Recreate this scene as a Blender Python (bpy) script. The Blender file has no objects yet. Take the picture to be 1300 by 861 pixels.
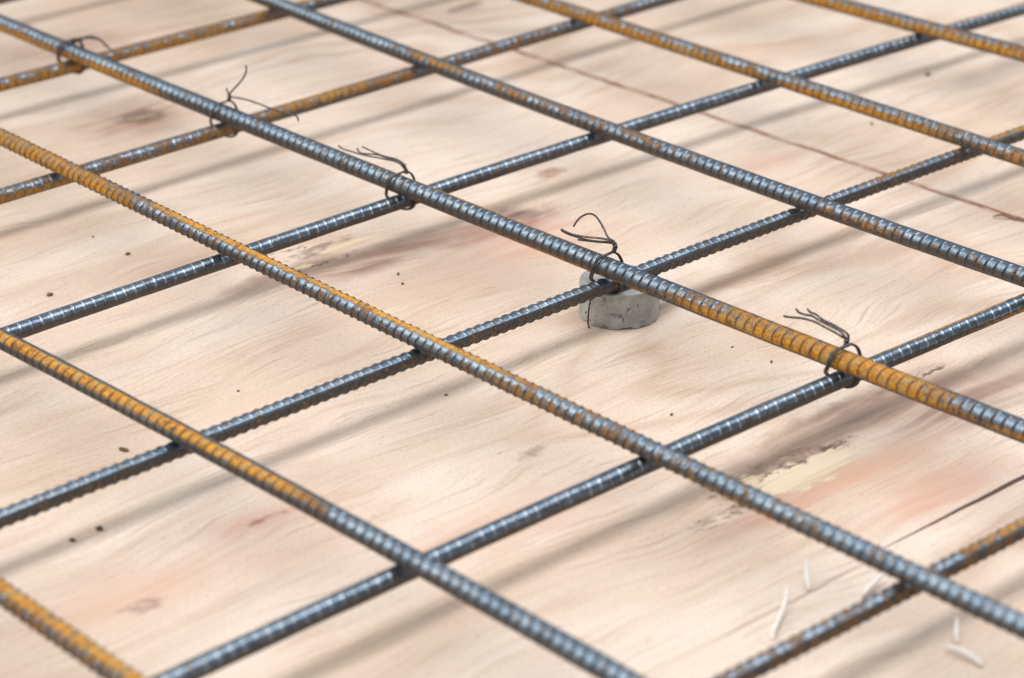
import bpy, math, random
import numpy as np
from mathutils import Matrix, Vector

random.seed(7)
rng = np.random.default_rng(7)
MM = 0.001
scene = bpy.context.scene

# ------------------------------------------------------------------ camera
cam_data = bpy.data.cameras.new('camera')
cam = bpy.data.objects.new('camera', cam_data)
scene.collection.objects.link(cam)
pitch, yaw, roll = math.radians(24.568), math.radians(47.332), math.radians(0.082)
fwd = Vector((-math.sin(yaw) * math.cos(pitch), math.cos(yaw) * math.cos(pitch), -math.sin(pitch)))
right0 = Vector((math.cos(yaw), math.sin(yaw), 0))
up0 = right0.cross(fwd)
right = math.cos(roll) * right0 + math.sin(roll) * up0
up = -math.sin(roll) * right0 + math.cos(roll) * up0
M = Matrix((right, up, -fwd)).transposed().to_4x4()
M.translation = Vector((0.9493, -0.9595, 0.598))
cam.matrix_world = M
cam_data.sensor_width = 36
cam_data.lens = 3305.4 / 1300 * 36
cam_data.clip_start = 0.05
cam_data.clip_end = 200
cam_data.dof.use_dof = True
cam_data.dof.focus_distance = 1.43
cam_data.dof.aperture_fstop = 7.0
cam_data.dof.aperture_blades = 9
scene.camera = cam

# ------------------------------------------------------------------ light
world = bpy.data.worlds.new('World')
scene.world = world
world.use_nodes = True
wn = world.node_tree
sky = wn.nodes.new('ShaderNodeTexSky')
sky.sky_type = 'NISHITA'
sky.sun_disc = False
sky.sun_elevation = math.radians(38)
sky.sun_rotation = math.radians(240)
sky.air_density = 1.0
sky.dust_density = 2.5
bw = wn.nodes.new('ShaderNodeRGBToBW')
mx = wn.nodes.new('ShaderNodeMix'); mx.data_type = 'RGBA'     # thin bright cloud: the blue is half washed out
mx.inputs[0].default_value = 0.72
tint = wn.nodes.new('ShaderNodeMix'); tint.data_type = 'RGBA'; tint.blend_type = 'MULTIPLY'; tint.inputs[0].default_value = 1.0
tint.inputs[7].default_value = (1.0, 0.955, 0.86, 1)
wn.links.new(sky.outputs[0], bw.inputs[0]); wn.links.new(bw.outputs[0], tint.inputs[6])
wn.links.new(sky.outputs[0], mx.inputs[6]); wn.links.new(tint.outputs[2], mx.inputs[7])
# lowest sky dimmed to darken the rod undersides, for assumed surroundings out of view
wt = wn.nodes.new('ShaderNodeTexCoord'); wz = wn.nodes.new('ShaderNodeSeparateXYZ')
wr = wn.nodes.new('ShaderNodeMapRange'); wr.interpolation_type = 'SMOOTHSTEP'
wr.inputs[1].default_value = 0.08; wr.inputs[2].default_value = 0.34; wr.inputs[3].default_value = 0.16; wr.inputs[4].default_value = 1.0
wm = wn.nodes.new('ShaderNodeMix'); wm.data_type = 'RGBA'; wm.blend_type = 'MULTIPLY'; wm.inputs[0].default_value = 1.0
wn.links.new(wt.outputs['Generated'], wz.inputs[0]); wn.links.new(wz.outputs[2], wr.inputs[0])
wn.links.new(mx.outputs[2], wm.inputs[6]); wn.links.new(wr.outputs[0], wm.inputs[7])
wn.links.new(wm.outputs[2], wn.nodes['Background'].inputs[0])
wn.nodes['Background'].inputs[1].default_value = 0.108

# the long bright opening overhead, parallel to the lower rods: those throw crisp shade, the upper rods none
ld = bpy.data.lights.new('long_opening_light', 'AREA')
ld.shape = 'RECTANGLE'
ld.size = 4.2
ld.size_y = 0.8
ld.energy = 36
ld.color = (1.0, 0.965, 0.935)
lamp = bpy.data.objects.new('long_opening_light', ld)
scene.collection.objects.link(lamp)
lamp.location = (0.12, -0.2, 1.75)
zaxis = Vector((0.0, 0.0, 1.0))
xaxis = Vector((0, 1, 0))
yaxis = zaxis.cross(xaxis)
LM = Matrix((xaxis, yaxis, zaxis)).transposed().to_4x4()
LM.translation = lamp.location
lamp.matrix_world = LM

scene.render.engine = 'CYCLES'
scene.view_settings.view_transform = 'Standard'
scene.view_settings.look = 'None'
scene.view_settings.exposure = 0.60
scene.view_settings.gamma = 1.0


# ------------------------------------------------------------------ node helper
class G:
    def __init__(s, name):
        s.mat = bpy.data.materials.new(name)
        s.mat.use_nodes = True
        s.nt = s.mat.node_tree
        s.bsdf = s.nt.nodes['Principled BSDF']

    def n(s, t, **kw):
        nd = s.nt.nodes.new(t)
        for k, v in kw.items():
            setattr(nd, k, v)
        return nd

    def put(s, sock, v):
        if isinstance(v, bpy.types.NodeSocket):
            s.nt.links.new(v, sock)
        else:
            if isinstance(v, tuple) and len(v) == 3 and sock.type == 'RGBA':
                v = (*v, 1)
            sock.default_value = v

    def m(s, op, a, b=0.0, c=0.0, clamp=False):
        nd = s.n('ShaderNodeMath', operation=op, use_clamp=clamp)
        s.put(nd.inputs[0], a); s.put(nd.inputs[1], b); s.put(nd.inputs[2], c)
        return nd.outputs[0]

    def obj(s):
        return s.n('ShaderNodeTexCoord').outputs['Object']

    def sep(s, v):
        nd = s.n('ShaderNodeSeparateXYZ'); s.put(nd.inputs[0], v)
        return nd.outputs

    def comb(s, x, y, z=0.0):
        nd = s.n('ShaderNodeCombineXYZ')
        s.put(nd.inputs[0], x); s.put(nd.inputs[1], y); s.put(nd.inputs[2], z)
        return nd.outputs[0]

    def noise(s, v, scale=1.0, detail=2.0, rough=0.5, dist=0.0, color=False):
        nd = s.n('ShaderNodeTexNoise')
        s.put(nd.inputs['Vector'], v); s.put(nd.inputs['Scale'], scale)
        s.put(nd.inputs['Detail'], detail); s.put(nd.inputs['Roughness'], rough)
        s.put(nd.inputs['Distortion'], dist)
        return nd.outputs['Color' if color else 'Fac']

    def vor(s, v, scale):
        nd = s.n('ShaderNodeTexVoronoi'); s.put(nd.inputs['Vector'], v); s.put(nd.inputs['Scale'], scale)
        return nd.outputs['Distance']

    def step(s, v, lo, hi):      # smooth ramp: 0 at lo, 1 at hi (lo may be above hi)
        nd = s.n('ShaderNodeMapRange', interpolation_type='SMOOTHSTEP')
        a, b, ta, tb = (lo, hi, 0.0, 1.0) if lo < hi else (hi, lo, 1.0, 0.0)
        s.put(nd.inputs[0], v); s.put(nd.inputs[1], a); s.put(nd.inputs[2], b)
        s.put(nd.inputs[3], ta); s.put(nd.inputs[4], tb)
        return nd.outputs[0]

    def mix(s, f, a, b, blend='MIX'):
        nd = s.n('ShaderNodeMix', data_type='RGBA', blend_type=blend)
        s.put(nd.inputs[0], f); s.put(nd.inputs[6], a); s.put(nd.inputs[7], b)
        return nd.outputs[2]

    def attr(s, name):
        return s.n('ShaderNodeAttribute', attribute_name=name).outputs['Fac']

    def bump(s, h, strength, dist):
        nd = s.n('ShaderNodeBump'); s.put(nd.inputs['Height'], h)
        nd.inputs['Strength'].default_value = strength; nd.inputs['Distance'].default_value = dist
        s.nt.links.new(nd.outputs[0], s.bsdf.inputs['Normal'])

    def done(s, color=None, rough=None, metal=None, spec=None):
        for k, v in (('Base Color', color), ('Roughness', rough), ('Metallic', metal), ('Specular IOR Level', spec)):
            if v is not None:
                s.put(s.bsdf.inputs[k], v)
        return s.mat


# ------------------------------------------------------------------ plywood material (grain runs along world Y)
def plywood_material():
    g = G('plywood_veneer')
    P = g.obj()
    x, y, z = g.sep(P)[0:3]
    # warp
    wv = g.noise(g.comb(g.m('MULTIPLY', x, 9.0), g.m('MULTIPLY', y, 4.5), 3.1), 1.0, 3.0, 0.5)
    wx = g.m('MULTIPLY', g.m('SUBTRACT', wv, 0.5), 0.075)
    xw = g.m('ADD', x, wx)
    # growth figure: contour lines of a slow field
    f = g.noise(g.comb(g.m('MULTIPLY', xw, 5.5), g.m('MULTIPLY', y, 1.5), 0.0), 1.0, 1.6, 0.45)
    ph = g.m('ADD', g.m('MULTIPLY', f, 95.0), g.m('MULTIPLY', g.noise(g.comb(g.m('MULTIPLY', x, 60.0), g.m('MULTIPLY', y, 6.0)), 1.0, 2.0), 2.2))
    ring = g.m('ADD', g.m('MULTIPLY', g.m('SINE', ph), 0.5), 0.5)
    ring2 = g.m('POWER', ring, 3.0)
    ringamp = g.step(g.noise(g.comb(g.m('MULTIPLY', x, 5.0), g.m('MULTIPLY', y, 2.5), 9.0), 1.0, 2.0), 0.35, 0.7)
    fib = g.noise(g.comb(g.m('MULTIPLY', xw, 420.0), g.m('MULTIPLY', y, 13.0)), 1.0, 3.0, 0.6)
    fib2 = g.noise(g.comb(g.m('MULTIPLY', xw, 110.0), g.m('MULTIPLY', y, 5.0), 5.0), 1.0, 3.0, 0.6)
    broad = g.noise(g.comb(g.m('MULTIPLY', xw, 9.0), g.m('MULTIPLY', y, 2.6), 2.0), 1.0, 3.0, 0.55)
    patch = g.noise(g.comb(g.m('MULTIPLY', x, 7.0), g.m('MULTIPLY', y, 5.0), 7.7), 1.0, 3.0, 0.55)
    pale = (0.71, 0.615, 0.54)
    tan = (0.64, 0.52, 0.42)
    pink = (0.63, 0.44, 0.34)
    brown = (0.36, 0.235, 0.165)
    c = g.mix(g.step(broad, 0.40, 0.62), pale, tan)
    c = g.mix(g.m('MULTIPLY', g.step(patch, 0.52, 0.72), 0.55), c, pink)
    c = g.mix(g.m('MULTIPLY', g.m('MULTIPLY', ring2, ringamp), 0.55), c, (0.50, 0.35, 0.24))
    c = g.mix(g.m('MULTIPLY', g.step(fib2, 0.5, 0.75), 0.42), c, (0.50, 0.345, 0.24))
    c = g.mix(g.m('MULTIPLY', g.step(fib, 0.52, 0.74), 0.6), c, (0.42, 0.29, 0.20))
    c = g.mix(g.m('MULTIPLY', g.step(fib, 0.46, 0.25), 0.4), c, (0.80, 0.70, 0.60))
    swn = g.noise(g.comb(g.m('MULTIPLY', xw, 13.0), g.m('MULTIPLY', y, 2.0), 21.0), 1.0, 3.0, 0.6)
    c = g.mix(g.m('MULTIPLY', g.step(swn, 0.58, 0.74), 0.32), c, brown)
    grit = g.noise(g.comb(g.m('MULTIPLY', x, 1100.0), g.m('MULTIPLY', y, 420.0), 6.0), 1.0, 3.0, 0.7)
    c = g.mix(g.m('MULTIPLY', g.step(grit, 0.5, 0.70), 0.45), c, (0.40, 0.29, 0.22))
    c = g.mix(g.m('MULTIPLY', g.step(grit, 0.48, 0.28), 0.25), c, (0.84, 0.76, 0.68))
    cloud = g.noise(g.comb(g.m('MULTIPLY', x, 60.0), g.m('MULTIPLY', y, 22.0), 16.0), 1.0, 3.0, 0.6)
    c = g.mix(g.m('MULTIPLY', g.step(cloud, 0.5, 0.72), 0.2), c, (0.52, 0.37, 0.28))
    # crisp hair-fine vessel lines, short and broken
    vl = g.noise(g.comb(g.m('MULTIPLY', xw, 1500.0), g.m('MULTIPLY', y, 38.0), 12.0), 1.0, 2.0, 0.6)
    c = g.mix(g.m('MULTIPLY', g.step(vl, 0.62, 0.72), 0.30), c, (0.33, 0.22, 0.155))
    vl2 = g.noise(g.comb(g.m('MULTIPLY', xw, 700.0), g.m('MULTIPLY', y, 24.0), 44.0), 1.0, 2.0, 0.6)
    c = g.mix(g.m('MULTIPLY', g.step(vl2, 0.66, 0.74), 0.5), c, (0.30, 0.19, 0.13))
    c = g.mix(g.m('MULTIPLY', g.step(vl2, 0.36, 0.28), 0.35), c, (0.84, 0.77, 0.69))
    # small dark pores
    pore = g.noise(g.comb(g.m('MULTIPLY', x, 900.0), g.m('MULTIPLY', y, 160.0), 1.0), 1.0, 1.0)
    c = g.mix(g.m('MULTIPLY', g.step(pore, 0.70, 0.77), 0.6), c, (0.22, 0.14, 0.10))

    # warped coordinates for the stains, knots and torn spots (mm)
    nd = g.noise(P, 34.0, 4.0, 0.6, 0.0, True)
    no = g.sep(nd)
    nx = g.m('ADD', g.m('MULTIPLY', x, 1000.0), g.m('MULTIPLY', g.m('SUBTRACT', no[0], 0.5), 26.0))
    ny = g.m('ADD', g.m('MULTIPLY', y, 1000.0), g.m('MULTIPLY', g.m('SUBTRACT', no[1], 0.5), 70.0))
    nd2 = g.noise(g.comb(g.m('MULTIPLY', x, 190.0), g.m('MULTIPLY', y, 95.0), 4.0), 1.0, 4.0, 0.65, 0.0, True)
    n2 = g.sep(nd2)
    fx = g.m('ADD', g.m('MULTIPLY', x, 1000.0), g.m('MULTIPLY', g.m('SUBTRACT', n2[0], 0.5), 15.0))
    spl = g.noise(g.comb(g.m('MULTIPLY', x, 620.0), g.m('MULTIPLY', y, 9.0), 31.0), 1.0, 2.0, 0.6)     # splintered ends
    fy = g.m('ADD', g.m('ADD', g.m('MULTIPLY', y, 1000.0), g.m('MULTIPLY', g.m('SUBTRACT', n2[1], 0.5), 36.0)), g.m('MULTIPLY', g.m('SUBTRACT', spl, 0.5), 46.0))

    def dist(px, py, cx, cy, rx, ry):
        a = g.m('DIVIDE', g.m('SUBTRACT', px, float(cx)), float(rx))
        b = g.m('DIVIDE', g.m('SUBTRACT', py, float(cy)), float(ry))
        return g.m('SQRT', g.m('ADD', g.m('MULTIPLY', a, a), g.m('MULTIPLY', b, b)))

    streak = g.step(fib2, 0.3, 0.62)
    # soft stains: cx, cy, rx, ry, colour, strength
    stains = [
        (-150, -45, 15, 75, (0.30, 0.19, 0.15), 0.70),
        (-140, 40, 20, 45, (0.34, 0.19, 0.155), 0.70),
        (-108, 30, 26, 60, (0.60, 0.36, 0.27), 0.45),
        (-146, 62, 9, 20, (0.16, 0.10, 0.09), 0.60),
        (-183, 119, 6, 10, (0.40, 0.23, 0.18), 0.75),
        (10, 75, 16, 70, (0.42, 0.29, 0.21), 0.55),  # grey-brown swath, partly the spacer rod's shadow painted in
        (182, -20, 15, 120, (0.34, 0.225, 0.175), 0.62),
        (205, 45, 22, 70, (0.32, 0.21, 0.17), 0.60),
        (168, 10, 7, 60, (0.26, 0.17, 0.13), 0.55),
        (-170, -100, 9, 50, (0.30, 0.20, 0.16), 0.55),
        (215, -110, 20, 50, (0.42, 0.25, 0.19), 0.45),
        (224, -50, 16, 60, (0.58, 0.35, 0.25), 0.55),
        (95, -158, 4.5, 13, (0.25, 0.17, 0.14), 0.75),
        (58, -310, 11, 32, (0.56, 0.34, 0.27), 0.5),
        (60, -302, 3.5, 9, (0.32, 0.16, 0.12), 0.7),
        (75, -390, 24, 50, (0.62, 0.40, 0.30), 0.38),
        (88, -398, 5, 9, (0.30, 0.18, 0.15), 0.6),
        (-449, -12, 34, 46, (0.40, 0.24, 0.17), 0.55),
        (-104, 226, 18, 40, (0.58, 0.38, 0.30), 0.5),
        (-115, 496, 14, 60, (0.35, 0.30, 0.28), 0.5),
        (-608, 37, 30, 60, (0.40, 0.26, 0.21), 0.5),
        (-486, 313, 8, 15, (0.28, 0.19, 0.15), 0.6),
        (-560, 340, 40, 90, (0.45, 0.36, 0.29), 0.4),
        (262, -40, 22, 60, (0.60, 0.36, 0.27), 0.45),
        (310, -40, 14, 90, (0.44, 0.28, 0.20), 0.45),
        (-226, -150, 10, 60, (0.50, 0.33, 0.24), 0.4),
        (140, -230, 20, 60, (0.60, 0.41, 0.32), 0.4),
        (-40, -250, 14, 70, (0.66, 0.50, 0.38), 0.4),
    ]
    for cx, cy, rx, ry, col, st in stains:
        d = dist(nx, ny, cx, cy, rx, ry)
        mk = g.m('MULTIPLY', g.step(d, 1.45, 0.2), g.m('MULTIPLY', g.m('ADD', g.m('MULTIPLY', streak, 0.65), 0.5), min(1.0, st * 1.4)))
        c = g.mix(mk, c, col)
    # knot with pale centre
    d = dist(fx, fy, -449, -12, 15, 17)
    c = g.mix(g.m('MULTIPLY', g.step(d, 1.3, 0.4), 0.75), c, (0.13, 0.09, 0.07))
    d = dist(fx, fy, -449, -12, 4.2, 5.0)
    c = g.mix(g.step(d, 1.2, 0.5), c, (0.62, 0.48, 0.30))
    # torn veneer: dark ragged rim, pale yellow inner ply
    chips = [
        (-180, -55, 6.5, 24, -4, -12), (-170, -92, 2.5, 9, 1, -2),
        (203, -73, 13, 38, -7, -8), (209, -140, 4.5, 9, -1, -3), (190, -104, 4, 12, 1, -8),
    ]
    depth = None
    for cx, cy, rx, ry, ox, oy in chips:
        dr = dist(fx, fy, cx + ox, cy + oy, rx * 1.15, ry * 1.2)
        ragged = g.m('MULTIPLY', g.step(dr, 1.15, 0.8), g.step(n2[2], 0.36, 0.56))
        c = g.mix(g.m('MULTIPLY', ragged, 0.7), c, (0.17, 0.12, 0.095))
        dc = dist(fx, fy, cx, cy, rx, ry)
        core = g.step(dc, 1.0, 0.88)
        c = g.mix(g.m('MULTIPLY', core, 0.95), c, g.mix(g.step(g.m('ADD', g.m('MULTIPLY', fib2, 0.5), g.m('MULTIPLY', spl, 0.5)), 0.42, 0.60), (0.68, 0.58, 0.44), (0.54, 0.42, 0.29)))
        depth = core if depth is None else g.m('MAXIMUM', depth, core)
    # dark torn spot right at the left chip's lower tip and squiggles beside the small chip
    for cx, cy, rx, ry in [(-168, -74, 3, 14), (207, -123, 4, 9), (193, -62, 2.5, 40), (-196, -84, 1.8, 12), (171, 50, 2, 30)]:
        d = dist(fx, fy, cx, cy, rx, ry)
        c = g.mix(g.m('MULTIPLY', g.m('MULTIPLY', g.step(d, 1.15, 0.7), g.step(n2[2], 0.38, 0.55)), 0.85), c, (0.10, 0.07, 0.06))

    xm = g.m('MULTIPLY', x, 1000.0); ym = g.m('MULTIPLY', y, 1000.0)
    # reddish line struck across the boards
    wob = g.m('MULTIPLY', g.m('SUBTRACT', g.noise(g.comb(g.m('MULTIPLY', x, 24.0), 0.0, 5.0), 1.0, 3.0), 0.5), 6.0)
    line = g.m('ABSOLUTE', g.m('SUBTRACT', g.m('ADD', ym, wob), g.m('ADD', 276.5, g.m('MULTIPLY', x, 14.0))))
    lv = g.m('MULTIPLY', g.step(line, 4.2, 1.0), g.step(g.noise(g.comb(g.m('MULTIPLY', x, 38.0), g.m('MULTIPLY', y, 300.0)), 1.0, 4.0, 0.7), 0.34, 0.58))
    lv = g.m('MULTIPLY', lv, g.m('MULTIPLY', g.step(xm, -640.0, -540.0), g.step(xm, 260.0, 150.0)))
    c = g.mix(lv, c, (0.20, 0.065, 0.038))
    # open crack along the grain
    wob2 = g.m('MULTIPLY', g.m('SUBTRACT', g.noise(g.comb(0.0, g.m('MULTIPLY', y, 26.0), 8.0), 1.0, 3.0), 0.5), 2.2)
    cr = g.m('ABSOLUTE', g.m('SUBTRACT', g.m('ADD', xm, wob2), 279.5))
    wid = g.m('MULTIPLY', g.step(ym, -130.0, 10.0), 1.4)
    crm = g.m('MULTIPLY', g.step(g.m('SUBTRACT', cr, wid), 0.5, 0.0), g.m('MULTIPLY', g.step(ym, -125.0, -90.0), g.step(ym, 150.0, 60.0)))
    c = g.mix(g.m('MULTIPLY', crm, 0.93), c, (0.055, 0.018, 0.014))
    cr2 = g.m('ABSOLUTE', g.m('SUBTRACT', g.m('ADD', xm, g.m('MULTIPLY', wob2, 1.6)), 283.0))
    crm2 = g.m('MULTIPLY', g.step(cr2, 1.6, 0.2), g.m('MULTIPLY', g.step(ym, -240.0, -200.0), g.step(ym, -95.0, -140.0)))
    c = g.mix(g.m('MULTIPLY', crm2, 0.55), c, (0.24, 0.11, 0.08))

    h = g.m('ADD', g.m('MULTIPLY', fib, 0.6), g.m('MULTIPLY', fib2, 0.8))
    h = g.m('SUBTRACT', h, g.m('MULTIPLY', depth, 2.2))
    h = g.m('SUBTRACT', h, g.m('MULTIPLY', crm, 4.0))
    g.bump(h, 0.5, 0.0003)
    return g.done(c, g.m('ADD', 0.52, g.m('MULTIPLY', fib2, 0.22)), 0.0, 0.35)


# ------------------------------------------------------------------ rusty steel
def rebar_material():
    g = G('rusty_ribbed_steel')
    P = g.obj()
    rust = g.attr('rust'); ribs = g.attr('rib'); ribd = g.attr('ribdark'); under_shade = g.attr('under_shade')
    n1 = g.noise(P, 160.0, 5.0, 0.65)
    n2 = g.noise(P, 520.0, 3.0, 0.6)
    n3 = g.noise(P, 45.0, 3.0, 0.6)
    n4 = g.noise(P, 1500.0, 2.0, 0.6)
    thr = g.m('ADD', g.m('MULTIPLY', n1, 0.75), g.m('MULTIPLY', n2, 0.35))
    r = g.m('ADD', g.m('MULTIPLY', rust, 1.12), g.m('MULTIPLY', g.m('SUBTRACT', thr, 0.55), 1.9))
    rm = g.step(r, 0.40, 0.62)
    n5 = g.noise(P, 150.0, 2.0, 0.5)
    steel = g.mix(g.step(n3, 0.35, 0.65), (0.165, 0.235, 0.315), (0.240, 0.305, 0.375))
    steel = g.mix(g.m('MULTIPLY', g.step(n2, 0.50, 0.72), 0.75), steel, (0.085, 0.08, 0.08))
    steel = g.mix(g.m('MULTIPLY', g.step(n1, 0.50, 0.68), 0.65), steel, (0.13, 0.095, 0.065))
    steel = g.mix(g.m('MULTIPLY', g.step(n4, 0.56, 0.72), 0.5), steel, (0.06, 0.05, 0.045))
    steel = g.mix(g.m('MULTIPLY', g.m('MULTIPLY', ribs, g.step(n1, 0.62, 0.42)), 0.8), steel, (0.66, 0.74, 0.82))  # glints on the lower rods' ribs painted as pale steel
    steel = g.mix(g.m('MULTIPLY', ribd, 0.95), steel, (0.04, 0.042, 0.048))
    fm = g.step(g.m('ADD', under_shade, g.m('MULTIPLY', g.m('SUBTRACT', n1, 0.5), 1.1)), 0.30, 0.75)
    steel = g.mix(g.m('MULTIPLY', fm, 0.88), steel, g.mix(g.step(n2, 0.4, 0.65), (0.045, 0.036, 0.030), (0.10, 0.074, 0.052)))  # matte brown coat standing in for shade on the undersides
    orange = g.mix(g.step(n2, 0.35, 0.66), (0.72, 0.36, 0.022), (0.44, 0.175, 0.018))
    orange = g.mix(g.m('MULTIPLY', g.step(n5, 0.48, 0.64), 0.7), orange, (0.40, 0.31, 0.14))
    orange = g.mix(g.m('MULTIPLY', g.step(n4, 0.54, 0.68), 0.75), orange, (0.09, 0.04, 0.028))
    orange = g.mix(g.m('MULTIPLY', g.step(n1, 0.50, 0.66), 0.8), orange, (0.17, 0.070, 0.03))
    orange = g.mix(g.m('MULTIPLY', g.m('MAXIMUM', ribs, ribd), 0.85), orange, (0.095, 0.05, 0.035))
    old = g.mix(g.step(n2, 0.4, 0.65), (0.085, 0.058, 0.042), (0.23, 0.135, 0.06))
    full = g.step(r, 0.46, 0.92)
    rustc = g.mix(full, old, orange)
    c = g.mix(rm, steel, rustc)
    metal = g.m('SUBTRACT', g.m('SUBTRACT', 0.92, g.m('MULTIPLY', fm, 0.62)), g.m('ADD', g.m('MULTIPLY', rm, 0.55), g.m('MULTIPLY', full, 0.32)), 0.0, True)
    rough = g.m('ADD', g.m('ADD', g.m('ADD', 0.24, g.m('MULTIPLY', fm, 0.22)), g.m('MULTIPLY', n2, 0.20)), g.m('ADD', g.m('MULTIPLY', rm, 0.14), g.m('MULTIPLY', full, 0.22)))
    h = g.m('ADD', g.m('MULTIPLY', n2, 0.6), g.m('MULTIPLY', n4, 0.5))
    h = g.m('ADD', h, g.m('MULTIPLY', g.m('MULTIPLY', rm, n1), 0.9))
    g.bump(h, 0.55, 0.00035)
    return g.done(c, rough, metal, 0.5)


def concrete_material():
    g = G('spacer_concrete')
    P = g.obj()
    a = g.noise(P, 140.0, 6.0, 0.7); b = g.noise(P, 1100.0, 3.0, 0.65); v = g.vor(P, 300.0)
    c = g.mix(g.step(a, 0.35, 0.68), (0.33, 0.335, 0.33), (0.50, 0.50, 0.485))
    c = g.mix(g.m('MULTIPLY', g.step(b, 0.55, 0.75), 0.5), c, (0.12, 0.11, 0.095))
    c = g.mix(g.m('MULTIPLY', g.step(b, 0.42, 0.28), 0.5), c, (0.50, 0.49, 0.46))
    pit = g.step(g.noise(P, 240.0, 2.0, 0.5), 0.66, 0.72)
    c = g.mix(g.m('MULTIPLY', pit, 0.7), c, (0.06, 0.055, 0.05))
    h = g.m('SUBTRACT', g.m('ADD', g.m('MULTIPLY', a, 0.6), g.m('MULTIPLY', b, 0.5)), g.m('MULTIPLY', pit, 1.2))
    g.bump(h, 0.8, 0.0005)
    return g.done(c, 0.8, 0.0, 0.3)


def wire_material(name='dark_annealed_wire', tint=(0.065, 0.055, 0.058), hi=(0.17, 0.15, 0.15)):
    g = G(name)
    P = g.obj()
    n = g.noise(P, 420.0, 3.0, 0.6)
    c = g.mix(g.step(n, 0.4, 0.7), tint, hi)
    g.bump(n, 0.3, 0.0001)
    return g.done(c, 0.42, 0.65, 0.5)


def plain(name, c1, c2, rough=0.7, scale=300.0):
    g = G(name)
    n = g.noise(g.obj(), scale, 3.0, 0.6)
    return g.done(g.mix(g.step(n, 0.35, 0.65), c1, c2), rough, 0.0, 0.35)


PLY = plywood_material()
STEEL = rebar_material()
CONC = concrete_material()
WIRE = wire_material()
RUSTWIRE = wire_material('brown_tie_wire', (0.075, 0.045, 0.03), (0.16, 0.10, 0.07))
CRUMB = plain('dark_crumb', (0.10, 0.07, 0.05), (0.20, 0.14, 0.09))
WHITE = plain('white_shaving', (0.86, 0.85, 0.82), (0.80, 0.78, 0.74), 0.5)
TWIG = plain('brown_twig', (0.16, 0.09, 0.05), (0.26, 0.16, 0.09))


# ------------------------------------------------------------------ mesh helpers
def link(name, verts, faces, mat, parent=None, smooth=True):
    me = bpy.data.meshes.new(name)
    me.from_pydata([tuple(map(float, v)) for v in verts], [], faces)
    me.update()
    if smooth:
        me.polygons.foreach_set('use_smooth', [True] * len(me.polygons))
    me.materials.append(mat)
    o = bpy.data.objects.new(name, me)
    scene.collection.objects.link(o)
    if parent:
        o.parent = parent
        o.matrix_parent_inverse = parent.matrix_world.inverted()
    return o


def tag(o, label=None, cat=None, group=None, kind=None):
    if label: o['label'] = label
    if cat: o['category'] = cat
    if group: o['group'] = group
    if kind: o['kind'] = kind
    return o


def empty(name, loc):
    o = bpy.data.objects.new(name, None)
    o.empty_display_size = 0.01
    scene.collection.objects.link(o)
    o.location = loc
    o.matrix_world = Matrix.Translation(Vector(loc))
    return o


def catmull(pts, sub=8, closed=False):
    P = [np.array(p, float) for p in pts]
    n = len(P)
    out = []
    rngs = range(n if closed else n - 1)
    for i in rngs:
        p0 = P[(i - 1) % n] if closed or i > 0 else 2 * P[0] - P[1]
        p1 = P[i]; p2 = P[(i + 1) % n]
        p3 = P[(i + 2) % n] if closed or i + 2 < n else 2 * P[-1] - P[-2]
        for k in range(sub):
            t = k / sub
            out.append(0.5 * ((2 * p1) + (-p0 + p2) * t + (2 * p0 - 5 * p1 + 4 * p2 - p3) * t * t + (-p0 + 3 * p1 - 3 * p2 + p3) * t ** 3))
    if not closed:
        out.append(P[-1])
    return np.array(out)


def tube(pts, r, sides=8, closed=False, taper=None):
    """verts (m) and faces of a wire through pts (mm)."""
    pts = np.asarray(pts, float)
    n = len(pts)
    if closed:
        T = np.roll(pts, -1, 0) - np.roll(pts, 1, 0)
    else:
        T = np.gradient(pts, axis=0)
    T /= np.linalg.norm(T, axis=1)[:, None] + 1e-12
    u = np.cross(T[0], [0.3, 0.2, 0.9]); u /= np.linalg.norm(u)
    V = []; F = []
    for i in range(n):
        u = u - T[i] * (u @ T[i]); u /= np.linalg.norm(u)
        w = np.cross(T[i], u)
        rr = r if taper is None else r * taper(i / (n - 1))
        for k in range(sides):
            a = 2 * math.pi * k / sides
            V.append((pts[i] + rr * (math.cos(a) * u + math.sin(a) * w)) * MM)
    m = n if closed else n - 1
    for i in range(m):
        for k in range(sides):
            a = i * sides + k; b = i * sides + (k + 1) % sides
            j = (i + 1) % n
            F.append((a, b, j * sides + (k + 1) % sides, j * sides + k))
    if not closed:
        F.append(tuple(range(sides - 1, -1, -1)))
        F.append(tuple((n - 1) * sides + k for k in range(sides)))
    return V, F


def join(parts):
    V = []; F = []
    for v, f in parts:
        o = len(V); V += list(v); F += [tuple(i + o for i in q) for q in f]
    return V, F


# ------------------------------------------------------------------ the plywood deck
def deck():
    L = 6.0; t = 0.018
    V = [(-L, -L, -t), (L, -L, -t), (L, L, -t), (-L, L, -t), (-L, -L, 0), (L, -L, 0), (L, L, 0), (-L, L, 0)]
    F = [(3, 2, 1, 0), (4, 5, 6, 7), (0, 1, 5, 4), (1, 2, 6, 5), (2, 3, 7, 6), (3, 0, 4, 7)]
    o = link('plywood_floor', V, F, PLY, smooth=False)
    tag(o, 'pale peach plywood sheet lying flat under the steel rods', None, None, 'structure')


deck()

# ------------------------------------------------------------------ ribbed bars
ZA, ZB = 38.0, 27.0      # axis heights of the upper and lower layer (mm)
R_CORE = {'x': 5.35, 'y': 4.12}
SEG = 32
STEP = 0.40


def angdiff(a, b):
    return (a - b + 180.0) % 360.0 - 180.0


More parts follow.
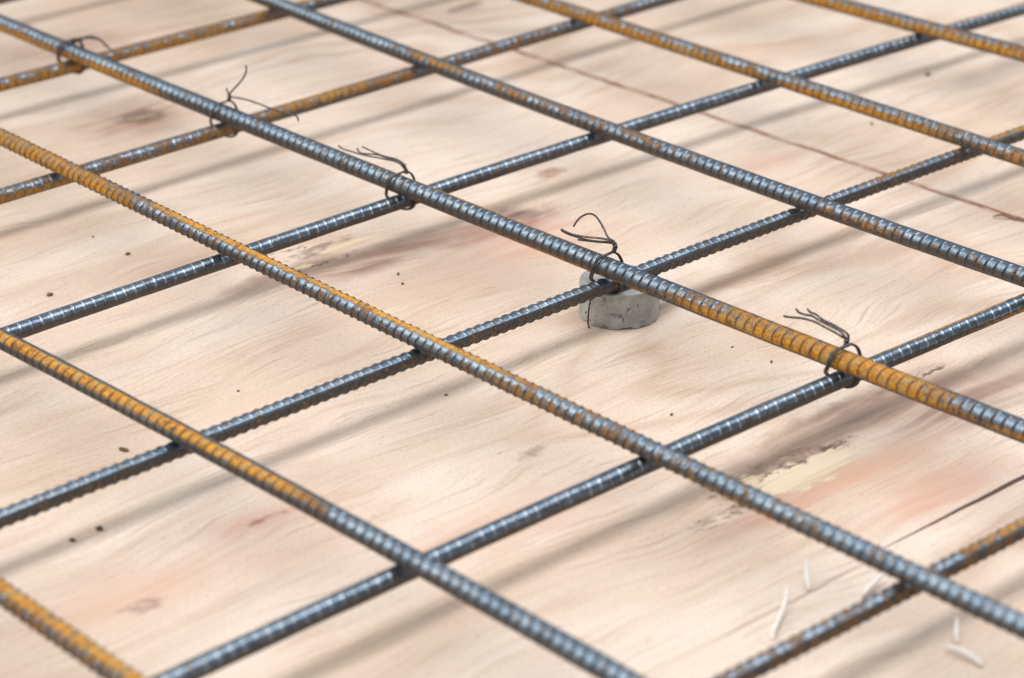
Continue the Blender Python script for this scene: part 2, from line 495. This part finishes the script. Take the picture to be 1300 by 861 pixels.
def rebar(axis, coef, s0, s1, rib0, pitch, slant, rust, label, rib_h=0.58, twist=0.0, core=None):
    """axis 'x' or 'y'; coef polynomial (m) of the other coordinate against s (m).
    angles: 0 = side facing the camera, 90 = up, 180 = far side."""
    s = np.arange(s0 * 1000, s1 * 1000, STEP)
    th = np.arange(SEG) * 360.0 / SEG
    S, TH = np.meshgrid(s, th, indexing='ij')
    rib_line = rib0 + twist * (S / 1000.0)
    # two longitudinal ribs
    dl = np.minimum(np.abs(angdiff(TH, rib_line)), np.abs(angdiff(TH, rib_line + 180)))
    longi = np.exp(-(dl / 7.5) ** 2)
    # transverse crescents on both faces
    side = np.sign(np.sin(np.radians(TH - rib_line)))
    cres = np.abs(np.sin(np.radians(TH - rib_line)))
    dth = np.radians(angdiff(TH, rib_line + 90 * side))
    ph = (S + side * dth * slant + (side > 0) * pitch * 0.5 + 0.25 * np.sin(S * 0.031)) / pitch
    d = np.abs(ph - np.round(ph)) * pitch
    prof = np.clip(1.5 - (d / 0.52) ** 1.7, 0, 1)
    trans = prof * np.clip(cres * 1.25 - 0.10, 0, 1) ** 0.7
    wobble = 0.05 * np.sin(S * 0.13 + TH * 0.05) + 0.03 * rng.standard_normal(S.shape)
    rib_h *= 0.95 if axis == 'y' else 1.22
    R = (core or R_CORE[axis]) + np.maximum(rib_h * trans, 0.60 * longi) + wobble
    # centre line, with straight continuation beyond the fitted stretch
    lo, hi = FITR[label_key(label)]
    sm = s / 1000
    sc = np.clip(sm, lo, hi)
    dc = np.polyder(coef)
    t = np.polyval(coef, sc) + (sm - sc) * np.polyval(dc, sc)
    t = t * 1000 + (1.2 if axis == 'y' else 0.0)
    z0 = ZA if axis == 'x' else ZB
    if core and core < 5:
        z0 -= 0.5
    zc = z0 + 0.35 * np.sin(s * 0.006 + rib0)
    a = np.radians(TH)
    side_off = np.cos(a) * R
    up_off = np.sin(a) * R
    if axis == 'x':      # camera side is -Y
        X = S; Y = t[:, None] - side_off
    else:                # camera side is +X
        Y = S; X = t[:, None] + side_off
    Z = zc[:, None] + up_off
    # rust map
    Rm = np.zeros_like(S)
    for (a0, a1, thc, thw, st) in rust:
        e = 20.0
        along = 1 / (1 + np.exp(-(S - a0 * 1000) / e)) * 1 / (1 + np.exp((S - a1 * 1000) / e))
        around = np.exp(-(np.abs(angdiff(TH, thc)) / thw) ** 4)
        Rm = np.maximum(Rm, st * along * around)
    # dark brown undersides: shade put into the colour, partly real rust
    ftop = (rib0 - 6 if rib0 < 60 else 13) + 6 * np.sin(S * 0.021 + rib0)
    under_shade = 1 / (1 + np.exp((np.abs(angdiff(TH, -84)) - (84 + ftop)) / 6.0))
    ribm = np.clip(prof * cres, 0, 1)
    n = len(s)
    co = np.stack([X, Y, Z], -1).reshape(-1, 3) * MM
    ii = np.arange(n - 1)[:, None] * SEG; kk = np.arange(SEG)[None]; k2 = (kk + 1) % SEG
    if axis == 'x':
        quads = np.stack([ii + kk, ii + SEG + kk, ii + SEG + k2, ii + k2], -1).reshape(-1, 4)
    else:
        quads = np.stack([ii + kk, ii + SEG + kk, ii + SEG + k2, ii + k2], -1).reshape(-1, 4)
    nq = len(quads)
    me = bpy.data.meshes.new('ribbed_steel_bar')
    me.vertices.add(len(co)); me.vertices.foreach_set('co', co.ravel())
    loops = np.concatenate([quads.ravel(), np.arange(SEG)[::-1], (n - 1) * SEG + np.arange(SEG)])
    me.loops.add(len(loops)); me.loops.foreach_set('vertex_index', loops.astype(np.int32))
    starts = np.concatenate([np.arange(nq) * 4, [nq * 4, nq * 4 + SEG]])
    me.polygons.add(nq + 2)
    me.polygons.foreach_set('loop_start', starts.astype(np.int32))
    sm_ = np.ones(nq + 2, bool); sm_[-2:] = False
    me.polygons.foreach_set('use_smooth', sm_)
    me.update(calc_edges=True)
    me.validate()
    for nm, arr in (('rust', Rm), ('rib', ribm if axis == 'y' and rib0 > 60 else ribm * 0), ('ribdark', ribm if axis == 'x' or rib0 < 60 else ribm * 0), ('under_shade', under_shade)):
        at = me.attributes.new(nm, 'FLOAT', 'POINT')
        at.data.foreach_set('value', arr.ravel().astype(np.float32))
    me.materials.append(STEEL)
    # outward faces
    import bmesh
    o = bpy.data.objects.new('ribbed_steel_bar', me)
    scene.collection.objects.link(o)
    p0 = me.polygons[SEG // 2 + 5 * SEG]
    cen = np.array([co[i] for i in p0.vertices]).mean(0) if False else np.array(p0.center)
    ring = np.array(co[5 * SEG:6 * SEG]).mean(0)
    if np.dot(np.array(p0.normal), cen - ring) < 0:
        me.flip_normals()
    return o


FITR = {}


def label_key(label):
    FITR.setdefault(label, (-9, 9))
    return label


GA = 'rods of the upper layer running down to the right'
GB = 'rods of the lower layer running up to the right'
BARS = [
    # axis, coef, visible range, long. rib angle, pitch, slant, rust patches, label
    ('x', (-.01074, -.46443), (.05, .26), 100, 6.4, 1.1,
     [(-1, 1, 84, 48, .80), (-1, 1, 10, 50, .50)],
     'dull brown and grey rod cutting the bottom left corner of the mesh'),
    ('x', (-.05599, .02018, -.31963), (-.145, .34), 118, 6.4, 1.1,
     [(-1, .128, 56, 42, 1.0), (-1, .06, 25, 18, .35), (.150, .166, 50, 34, .85), (.224, .236, 20, 25, .42), (.28, .30, 90, 25, .4)],
     'upper rod bright orange in its left half and bare blue grey steel further down'),
    ('x', (.0054, -.01024, -.16367), (-.405, .41), 92, 5.9, 1.8,
     [(-1, -.215, 40, 80, .68), (-1, -.225, 0, 50, .9), (-.24, -.06, 82, 32, .95), (-.1, .11, 86, 30, .95), (.04, .16, 5, 50, .62), (-.42, .1, 20, 60, .36), (.08, .41, 40, 90, .34),
      (.05, .18, 98, 18, .7), (.09, .21, 15, 55, .50), (.19, .285, -22, 26, .72), (.275, .29, -15, 25, .78)],
     'upper rod next below the wired one, thin orange streak along its top'),
    ('x', (.01941, .01949, -.02688), (-.61, .30), 122, 6.3, 0.9,
     [(-.61, .08, 40, 90, .26), (-1, -.46, -18, 42, .84), (-.5, -.385, -12, 42, 1.0), (-.5, -.388, -18, 34, .88), (-.25, .02, 124, 16, .80), (-.07, -.03, 110, 30, .6), (-.10, .06, -46, 16, .72),
      (.03, .09, -20, 32, .52), (.062, .268, -5, 46, .95), (.075, .262, 60, 80, .70), (.15, .262, 60, 80, .86), (.262, 1, -15, 34, .85), (.262, .30, 110, 22, .72)],
     'wired upper rod over the concrete spacer, heavily rusted toward its right end'),
    ('x', (.04891, .00541, .13046), (-.55, .19), 112, 6.4, 1.2,
     [(-.6, -.44, -20, 40, .30), (-.345, -.272, 50, 36, .92), (-.27, -.20, 40, 40, .80), (-.235, -.15, 60, 60, .40), (-.11, -.102, 40, 22, .75), (-.05, -.04, 50, 30, .45),
      (.0, .022, 30, 34, .72), (.04, .095, 15, 40, .86), (.085, .2, -20, 30, .38), (-.2, 0, -30, 20, .3), (-.30, -.05, 60, 80, .44), (-.55, .2, 40, 80, .28)],
     'upper rod next beyond the wired one, mostly blue grey with small orange patches'),
    ('x', (-.00996, .28163), (-.42, .08), 108, 6.5, 1.0,
     [(-.5, -.15, 60, 110, .50), (-.42, -.13, -5, 50, .76), (-.15, .02, -10, 44, .84), (-.15, .0, 40, 12, .35), (.01, .3, 0, 60, .66), (-.4, .1, 60, 60, .44)],
     'second farthest upper rod, dull brown at left, orange underside at right'),
    ('x', (.04775, .44873), (-.285, -.04), 112, 6.5, 1.0,
     [(-1, 1, -4, 48, .84), (-1, 1, 70, 50, .46)],
     'farthest upper rod, crossing the top right corner with deep orange underside'),
    ('y', (.00395, -.5039), (-.11, .27), 112, 6.5, 0.6,
     [(-1, .16, -15, 62, .70), (-1, .4, 80, 60, .56)],
     'rusty brown lower rod crossing the top left corner under the first wire tie'),
    ('y', (-.01768, -.33214), (-.21, .45), 114, 6.6, 0.6,
     [(-1, .5, 60, 90, .44), (-1, -.10, -20, 48, .70), (-.08, .03, 0, 60, .68), (-.02, .12, 50, 80, .72), (-.14, -.02, 20, 80, .46), (-.15, .0, -25, 36, .62), (-.02, .1, 90, 40, .66), (.07, .16, 25, 70, .72), (.15, .3, -22, 36, .58), (.28, .5, 40, 90, .40)],
     'brown lower rod under the second wire tie from the left, orange stretch beside it'),
    ('y', (.04726, 2e-5, -.15987), (-.32, .59), 120, 6.8, 0.5,
     [(.035, .072, 10, 40, .68), (-.035, -.02, 30, 30, .6), (.46, .60, 118, 40, .85), (.2, .45, 120, 18, .5), (-.31, -.2, -50, 20, .3)],
     'long dark blue grey lower rod under the third wire tie, one small orange patch'),
    ('y', (.03715, .00156, .01204), (-.43, .36), 42, 6.5, 1.4,
     [(-.232, -.212, 40, 34, .72), (.18, .25, 92, 44, .80), (.26, .4, 84, 46, .72), (-1, 1, -15, 50, .34)],
     'lower rod lying on the round concrete spacer, saw tooth ribs on its dark underside'),
    ('y', (.0444, .01341, .18009), (-.46, .14), 122, 6.8, 0.9,
     [(-.01, .14, 116, 18, .75), (.06, .3, -30, 28, .72), (-1, -.1, -52, 14, .3)],
     'clean blue steel lower rod under the wire tie on the fully orange rod stretch'),
    ('y', (.00865, .33982), (-.29, -.06), 44, 6.6, 1.6,
     [(-.255, -.20, 86, 40, .80), (-.135, -.0, 86, 44, .84), (-1, 1, -5, 70, .46), (-1, 1, 90, 60, .42)],
     'nearest lower rod in the bottom right corner, dark brown with orange top stretches'),
    ('y', (.0, -.672), (-.13, .30), 112, 6.5, 0.6,
     [(-1, 1, -20, 52, .5)],
     'lower rod just beyond the top left corner, known by its shadow on the plywood'),
]
for ax, coef, (s0, s1), rib0, pitch, slant, rust, label in BARS:
    FITR[label] = (s0, s1)
    core = 5.1 if 'wired upper rod over' in label else (4.8 if ax == 'x' else None)
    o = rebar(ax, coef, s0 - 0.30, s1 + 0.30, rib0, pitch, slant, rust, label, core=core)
    tag(o, label, 'steel rod', GA if ax == 'x' else GB)


# ------------------------------------------------------------------ concrete spacer
def spacer():
    root = empty('concrete_spacer', (3.3 * MM, -5.4 * MM, 0))
    tag(root, 'round grey concrete spacer puck with chipped base under the crossing rods', 'spacer')
    seg, R, H = 280, 22.6, 21.4
    prof = [(0, 0), (0.5, 0), (0.9, 0.0), (0.985, 0.0)]
    prof += [(1.0 + 0.0025 * math.sin(k * 1.7), 0.03 + 0.91 * k / 44) for k in range(45)]
    prof += [(0.999, .962), (0.996, .98), (0.985, .994), (0.965, 1.0), (.8, .995), (.6, .985), (.35, .98), (0, .98)]
    V = []; F = []
    for i, (r, h) in enumerate(prof):
        for k in range(seg):
            a = 2 * math.pi * k / seg
            rr = R * r; hh = H * h
            edge = 1.0 if r > 0.9 else 0.0
            j = edge * (0.03 * math.sin(7 * a + h * 9) + 0.04 * math.sin(17 * a + h * 23) + 0.05 * random.uniform(-1, 1))
            # chips at the base: toward camera right and left
            for ca, wa, dep in ((math.radians(-35), 0.16, 1.0), (math.radians(-66), 0.07, 0.5), (math.radians(-100), 0.10, .6), (math.radians(-8), 0.08, .5)):
                dd = (a - ca + math.pi) % (2 * math.pi) - math.pi
                f = math.exp(-(dd / wa) ** 2)
                if r > 0.9 and h < 0.20:
                    j -= f * dep * (1 - h / 0.2)
                    hh += f * dep * 0.9 * (1 - h / 0.2)
            # worn dip in the upper rim at the front
            dd = (a - math.radians(-52) + math.pi) % (2 * math.pi) - math.pi
            if h > 0.85 and r > 0.7:
                hh -= 0.25 * math.exp(-(dd / 0.3) ** 2)
                j -= 0.12 * abs(math.sin(11 * a))
            # pits in the wall
            for ca, ph_, wa, wh, dep in ((math.radians(-49), .40, .050, .035, 2.2), (math.radians(-43), .38, .045, .045, 2.6), (math.radians(-55), .43, .05, .022, 1.6), (math.radians(-32), .56, .032, .05, 2.0), (math.radians(-29), .60, .022, .04, 1.6), (math.radians(-17), .66, .022, .04, 1.5), (math.radians(-66), .84, .035, .04, 1.5), (math.radians(-80), .3, .015, .02, 1.0)):
                dd = (a - ca + math.pi) % (2 * math.pi) - math.pi
                if r > 0.98:
                    j -= dep * math.exp(-(dd / wa) ** 2 - ((h - ph_) / (wh * 1.4)) ** 2)
            if 0.1 < r < 0.95 and h > 0.5:
                hh += random.uniform(-.08, .08)
            V.append(((rr + j) * math.cos(a) * MM + root.location.x, (rr + j) * math.sin(a) * MM + root.location.y, hh * MM))
    for i in range(len(prof) - 1):
        for k in range(seg):
            k2 = (k + 1) % seg
            F.append((i * seg + k, i * seg + k2, (i + 1) * seg + k2, (i + 1) * seg + k))
    link('puck', V, F, CONC, root)
    # the wire cast into the spacer, hanging down its camera side
    pts = [(7, -15, 22.6), (6.4, -21, 22), (5.4, -27.5, 20.2), (4.8, -29.6, 16), (3.9, -30.0, 10), (3.7, -30.2, 5), (4.4, -30.8, 1.6), (6.2, -31.8, .6)]
    v, f = tube(catmull(pts, 8), 0.5)
    link('cast_in_wire', v, f, RUSTWIRE, root)


spacer()


# ------------------------------------------------------------------ wire ties
LOOP = [(2.8, 4, 8.3), (1.5, 0, 7.4), (0, -4, 6.2), (-1, -6.8, 1.5), (-2.5, -6.9, -3), (-5.5, -4.5, -7.8), (-6.0, -1, -11.5),
        (-4.4, 2, -15.8), (-0.6, 4, -17.0), (2.4, 6, -16.6), (5.4, 7.2, -14), (6.6, 7.4, -10), (6.4, 7.8, -4), (6, 7.8, 2), (4.8, 6.4, 6.4), (2.9, 4.1, 8.4)]


def tie(cx, cy, label, twist_pts, tails, loops=2, mat=WIRE, r=0.62, spread=1.25):
    root = empty('wire_tie', (cx * MM, cy * MM, (ZA - 19) * MM))
    tag(root, label, 'wire tie', 'wire ties along the rusted upper rod')
    parts = []
    for k in range(loops):
        off = (k - (loops - 1) / 2) * spread
        pts = []
        for i, (a, b, c) in enumerate(LOOP):
            w = math.sin(math.pi * i / (len(LOOP) - 1))
            j = random.uniform(-.25, .25) * w
            pts.append((cx + a + off * (0.35 + 0.65 * w) + j, cy + b + off * 0.3 * w, ZA + c))
        parts.append(tube(catmull(pts, 6), r))
    v, f = join(parts)
    link('loop', v, f, mat, root)
    # twisted neck
    c = catmull(twist_pts, 14)
    n = len(c)
    T = np.gradient(c, axis=0); T /= np.linalg.norm(T, axis=1)[:, None]
    tp = []
    L = np.concatenate([[0], np.cumsum(np.linalg.norm(np.diff(c, axis=0), axis=1))])
    for ph in (0, math.pi):
        q = []
        for i in range(n):
            u = np.cross(T[i], [0, 1, 0.1]); u /= np.linalg.norm(u); w = np.cross(T[i], u)
            a = ph + L[i] / 3.4 * 2 * math.pi
            q.append(c[i] + 0.72 * r / .55 * (math.cos(a) * u + math.sin(a) * w))
        tp.append(tube(np.array(q), r))
    v, f = join(tp)
    link('twisted_neck', v, f, mat, root)
    for t in tails:
        tr = r * 0.92
        v, f = tube(catmull(t, 8), tr)
        link('loose_end', v, f, mat, root)
    return root


tie(12, -26.6, 'dark wire tie above the concrete spacer with one looped and one arched loose end',
    [(14.8, -22.6, 46.2), (16.4, -22.7, 49.6), (15.6, -22.9, 52.0), (12.6, -23.0, 52.6)],
    [[(13.6, -22.4, 52.6), (9.2, -21.6, 53.6), (5.3, -20.6, 56.6), (1.5, -20.2, 59.8), (-2.2, -20.4, 62.3), (-5.9, -21.4, 62.5), (-9.6, -22.8, 60.4), (-12.6, -23.6, 57.1), (-15, -24.2, 53.0)],
     [(13.2, -22.7, 53.0), (4.5, -23.2, 51.5), (-4.1, -24.2, 49.9), (-14.0, -25.2, 48.6), (-20.3, -25.6, 48.8), (-23.2, -25.4, 49.0), (-23.4, -24.9, 48.0), (-18.9, -24.0, 47.0), (-12.7, -23.4, 47.1), (-5.2, -22.9, 47.5), (3.0, -22.6, 49.0), (12.0, -22.6, 51.6)],
     [(-13.9, -21.6, 44.6), (-7.7, -21.6, 45.9), (0.9, -21.9, 47.9), (9.5, -22.3, 50.2), (13.9, -22.6, 51.2)]], mat=WIRE)
tie(179.8, -22.7, 'dark wire tie on the fully orange stretch of rod, three loose ends bunched together',
    [(179.6, -18.8, 44.6), (179.4, -18.6, 46.6), (179.7, -18.8, 48.4)],
    [[(179.6, -18.6, 47.6), (176.4, -18.9, 48.4), (171.0, -19.4, 49.6), (165.8, -19.9, 50.4), (159.6, -20.2, 51.3), (155.3, -20.3, 51.1), (150.1, -20.1, 50.3), (143.1, -20.6, 48.7), (138.9, -21, 48.0)],
     [(179.8, -19.2, 47.6), (178.4, -19.1, 49.4), (174.4, -19.1, 51.2), (167.5, -19.1, 51.8), (161.4, -19.1, 52.4), (156.1, -19.0, 53.2), (151.8, -18.6, 52.3), (147.0, -18.3, 51.9), (144.3, -18, 53.0)],
     [(180.0, -18.2, 47.2), (179.9, -18.1, 50.2), (176.1, -18.1, 51.6), (169.2, -18.2, 52.6), (163.1, -18.2, 53.0), (157.7, -18.0, 54.4), (154.3, -17.8, 54.2), (151.6, -17.6, 55.2)]], r=0.68)
tie(-159.8, -29.5, 'dark wire tie on the third lower rod, its loose ends lying low along the rod',
    [(-156.8, -25.4, 44.6), (-157.4, -25.4, 47.2), (-160.3, -25.5, 49.6)],
    [[(-159.0, -25.4, 48.2), (-162.2, -25.5, 49.2), (-167.3, -25.7, 49.6), (-177.4, -26, 48.4), (-187.7, -26, 46.9), (-197.1, -26, 45.6), (-206.5, -26.2, 45.0), (-214.9, -26.5, 44.6), (-219.1, -26.6, 45.6)],
     [(-158.6, -25.0, 48.6), (-165.2, -25.0, 50.2), (-175.4, -25, 49.4), (-185.6, -25, 48.6), (-195.0, -25.2, 46.6), (-200.7, -25.3, 46.2), (-202.6, -25.4, 48.2)],
     [(-158.8, -24.4, 49.2), (-166.2, -24.4, 50.6), (-177.4, -24.4, 49.6), (-185.6, -24.2, 49.2), (-192.8, -24.1, 49.4), (-199.2, -24, 49.6)]], r=0.55)
tie(-331.6, -31.2, 'dark wire tie on the second lower rod, one loose end upright and one sagging right',
    [(-328.6, -27.0, 46.6), (-328.6, -27.0, 48.4), (-327.2, -27.0, 50.0)],
    [[(-328.2, -27.2, 48.6), (-326.3, -27.3, 52.1), (-320.7, -27.1, 57.5), (-313.4, -26.9, 64.5), (-309.6, -26.7, 70.5), (-309.5, -26.6, 74.5)],
     [(-329.2, -26.9, 48.6), (-320.7, -26.5, 50.1), (-310.3, -25.5, 50.9), (-297.9, -24, 50.5), (-287.8, -22.9, 49.9), (-280.0, -21.9, 50.0), (-267.6, -20.9, 50.6), (-265.6, -20.6, 47.6)],
     [(-328.4, -27.4, 48.2), (-328.7, -27.3, 51.1), (-330.8, -27.3, 54.2)]], r=0.62, spread=0.9)
tie(-504, -31.8, 'dark wire tie nearest the top left corner, arching over to the right',
    [(-504.6, -27.6, 42.8), (-502.0, -27.7, 44.6), (-498.3, -27.8, 46.0), (-492.5, -27.8, 48.4)],
    [[(-493.5, -27.8, 48.0), (-484.5, -27.0, 50.5), (-476.7, -26.2, 51.6), (-470.4, -25, 50.0), (-466.3, -24, 47.2), (-460.2, -22.6, 44.4), (-454.9, -21.4, 42.0)],
     [(-496, -27.2, 47.2), (-486.0, -26.4, 51.2), (-478.0, -25.8, 52.2), (-472.0, -25, 50.6), (-468.3, -24.4, 47.4)]], r=0.75, spread=1.6)


# ------------------------------------------------------------------ small debris on the boards
def crumb(x, y, size, label, mat=CRUMB):
    import bmesh
    bm = bmesh.new()
    bmesh.ops.create_icosphere(bm, subdivisions=2, radius=size * 0.8 * MM)
    sx, sy, sz = random.uniform(.7, 1.1), random.uniform(.9, 1.6), random.uniform(.45, .7)
    ph = random.uniform(0, 6)
    for v in bm.verts:
        k = 1 + 0.22 * math.sin(v.co.x / size * 2600 + ph) + random.uniform(-.16, .16)
        v.co.x *= sx * k; v.co.y *= sy * k; v.co.z *= sz * k
    me = bpy.data.meshes.new('wood_crumb')
    bm.to_mesh(me); bm.free()
    me.materials.append(mat)
    o = bpy.data.objects.new('wood_crumb', me)
    scene.collection.objects.link(o)
    o.location = (x * MM, y * MM, size * sz * 0.75 * MM)
    o.rotation_euler = (0, 0, ph)
    tag(o, label, 'crumb', 'dark crumbs scattered on the plywood')


for x, y, s, l in [
    (-292.3, -159.2, 1.0, 'pinhead crumb farthest left in the upper left panel of bare plywood'),
    (-255.8, -159.5, 1.5, 'short dark crumb just left of the orange streaked rod, above the third lower rod'),
    (-235.8, -227.6, 2.0, 'dark crumb near the left edge above the long blue grey rod'),
    (-61.4, -225.0, 1.0, 'tiny crumb halfway between the bright orange rod and the spacer rod'),
    (-45.3, -309.2, 1.9, 'dark crumb touching the upper side of the spacer rod at the left'),
    (-123.8, -61.0, 1.3, 'upper of two close specks left of the concrete spacer'),
    (-111.4, -68.0, 1.3, 'lower of two close specks left of the concrete spacer'),
    (16.5, -147.0, 1.1, 'tiny crumb below the middle of the spacer rod, right of the streaked rod'),
    (113.2, -76.3, 1.0, 'tiny crumb between the concrete spacer and the blue rod below it'),
    (15.1, -365.4, 2.0, 'larger of two dark crumbs below the spacer rod at lower left'),
    (16.2, -381.3, 1.5, 'smaller of two dark crumbs below the spacer rod at lower left'),
    (77.0, 8.7, 0.9, 'faint speck right of the concrete spacer'),
    (104.6, 10.2, 1.0, 'faint speck left of the fifth tie on bare plywood'),
    (-144.5, 449.2, 2.2, 'blurred dark crumb near the top right corner'),
    (-105.0, 341.5, 1.7, 'blurred grey crumb under the second farthest rod at right'),
]:
    crumb(x, y, s, l)


def sliver(pts, r, label, mat=WHITE, name='white_shaving', cat='shaving', group='white shavings on the plywood'):
    V, F = tube(catmull(pts, 8), r * 0.68, 8, False, lambda t: 0.6 + 0.5 * math.sin(math.pi * min(max(t, .05), .95)))
    o = link(name, V, F, mat)
    tag(o, label, cat, group)


sliver([(272, -151, 8.5), (276, -155, 5.5), (280, -158.5, 3.0), (283, -161, 1.4)], 1.5, 'upright white curl of shaving beside the long crack')
sliver([(281.5, -175, 7.5), (286, -180, 6.0), (291, -189, 3.0), (295, -197, 1.3), (298, -202, 1.4), (301, -205, 1.3)], 1.3, 'bent white shaving left of the upright curl')
sliver([(303, -147, 1.6), (302, -140, 3.4), (300, -129, 4.4)], 1.8, 'short white shaving half tucked behind the nearest lower rod')
sliver([(357, -155, 2.0), (363, -154.5, 3.0), (370, -154, 2.4), (377, -154.5, 1.4)], 1.8, 'thick white shaving near the bottom right corner')
sliver([(350, -139, 6.5), (354, -144, 4.0), (358, -148, 1.6)], 1.3, 'thin pale shaving standing just above the thick corner one')
sliver([(56, 266, 1.4), (60, 270, 2.4), (66, 273, 1.2), (74, 275, 1.2)], 1.1, 'small hooked brown twig on the red line at the right edge', TWIG, 'hooked_twig', 'twig', None)
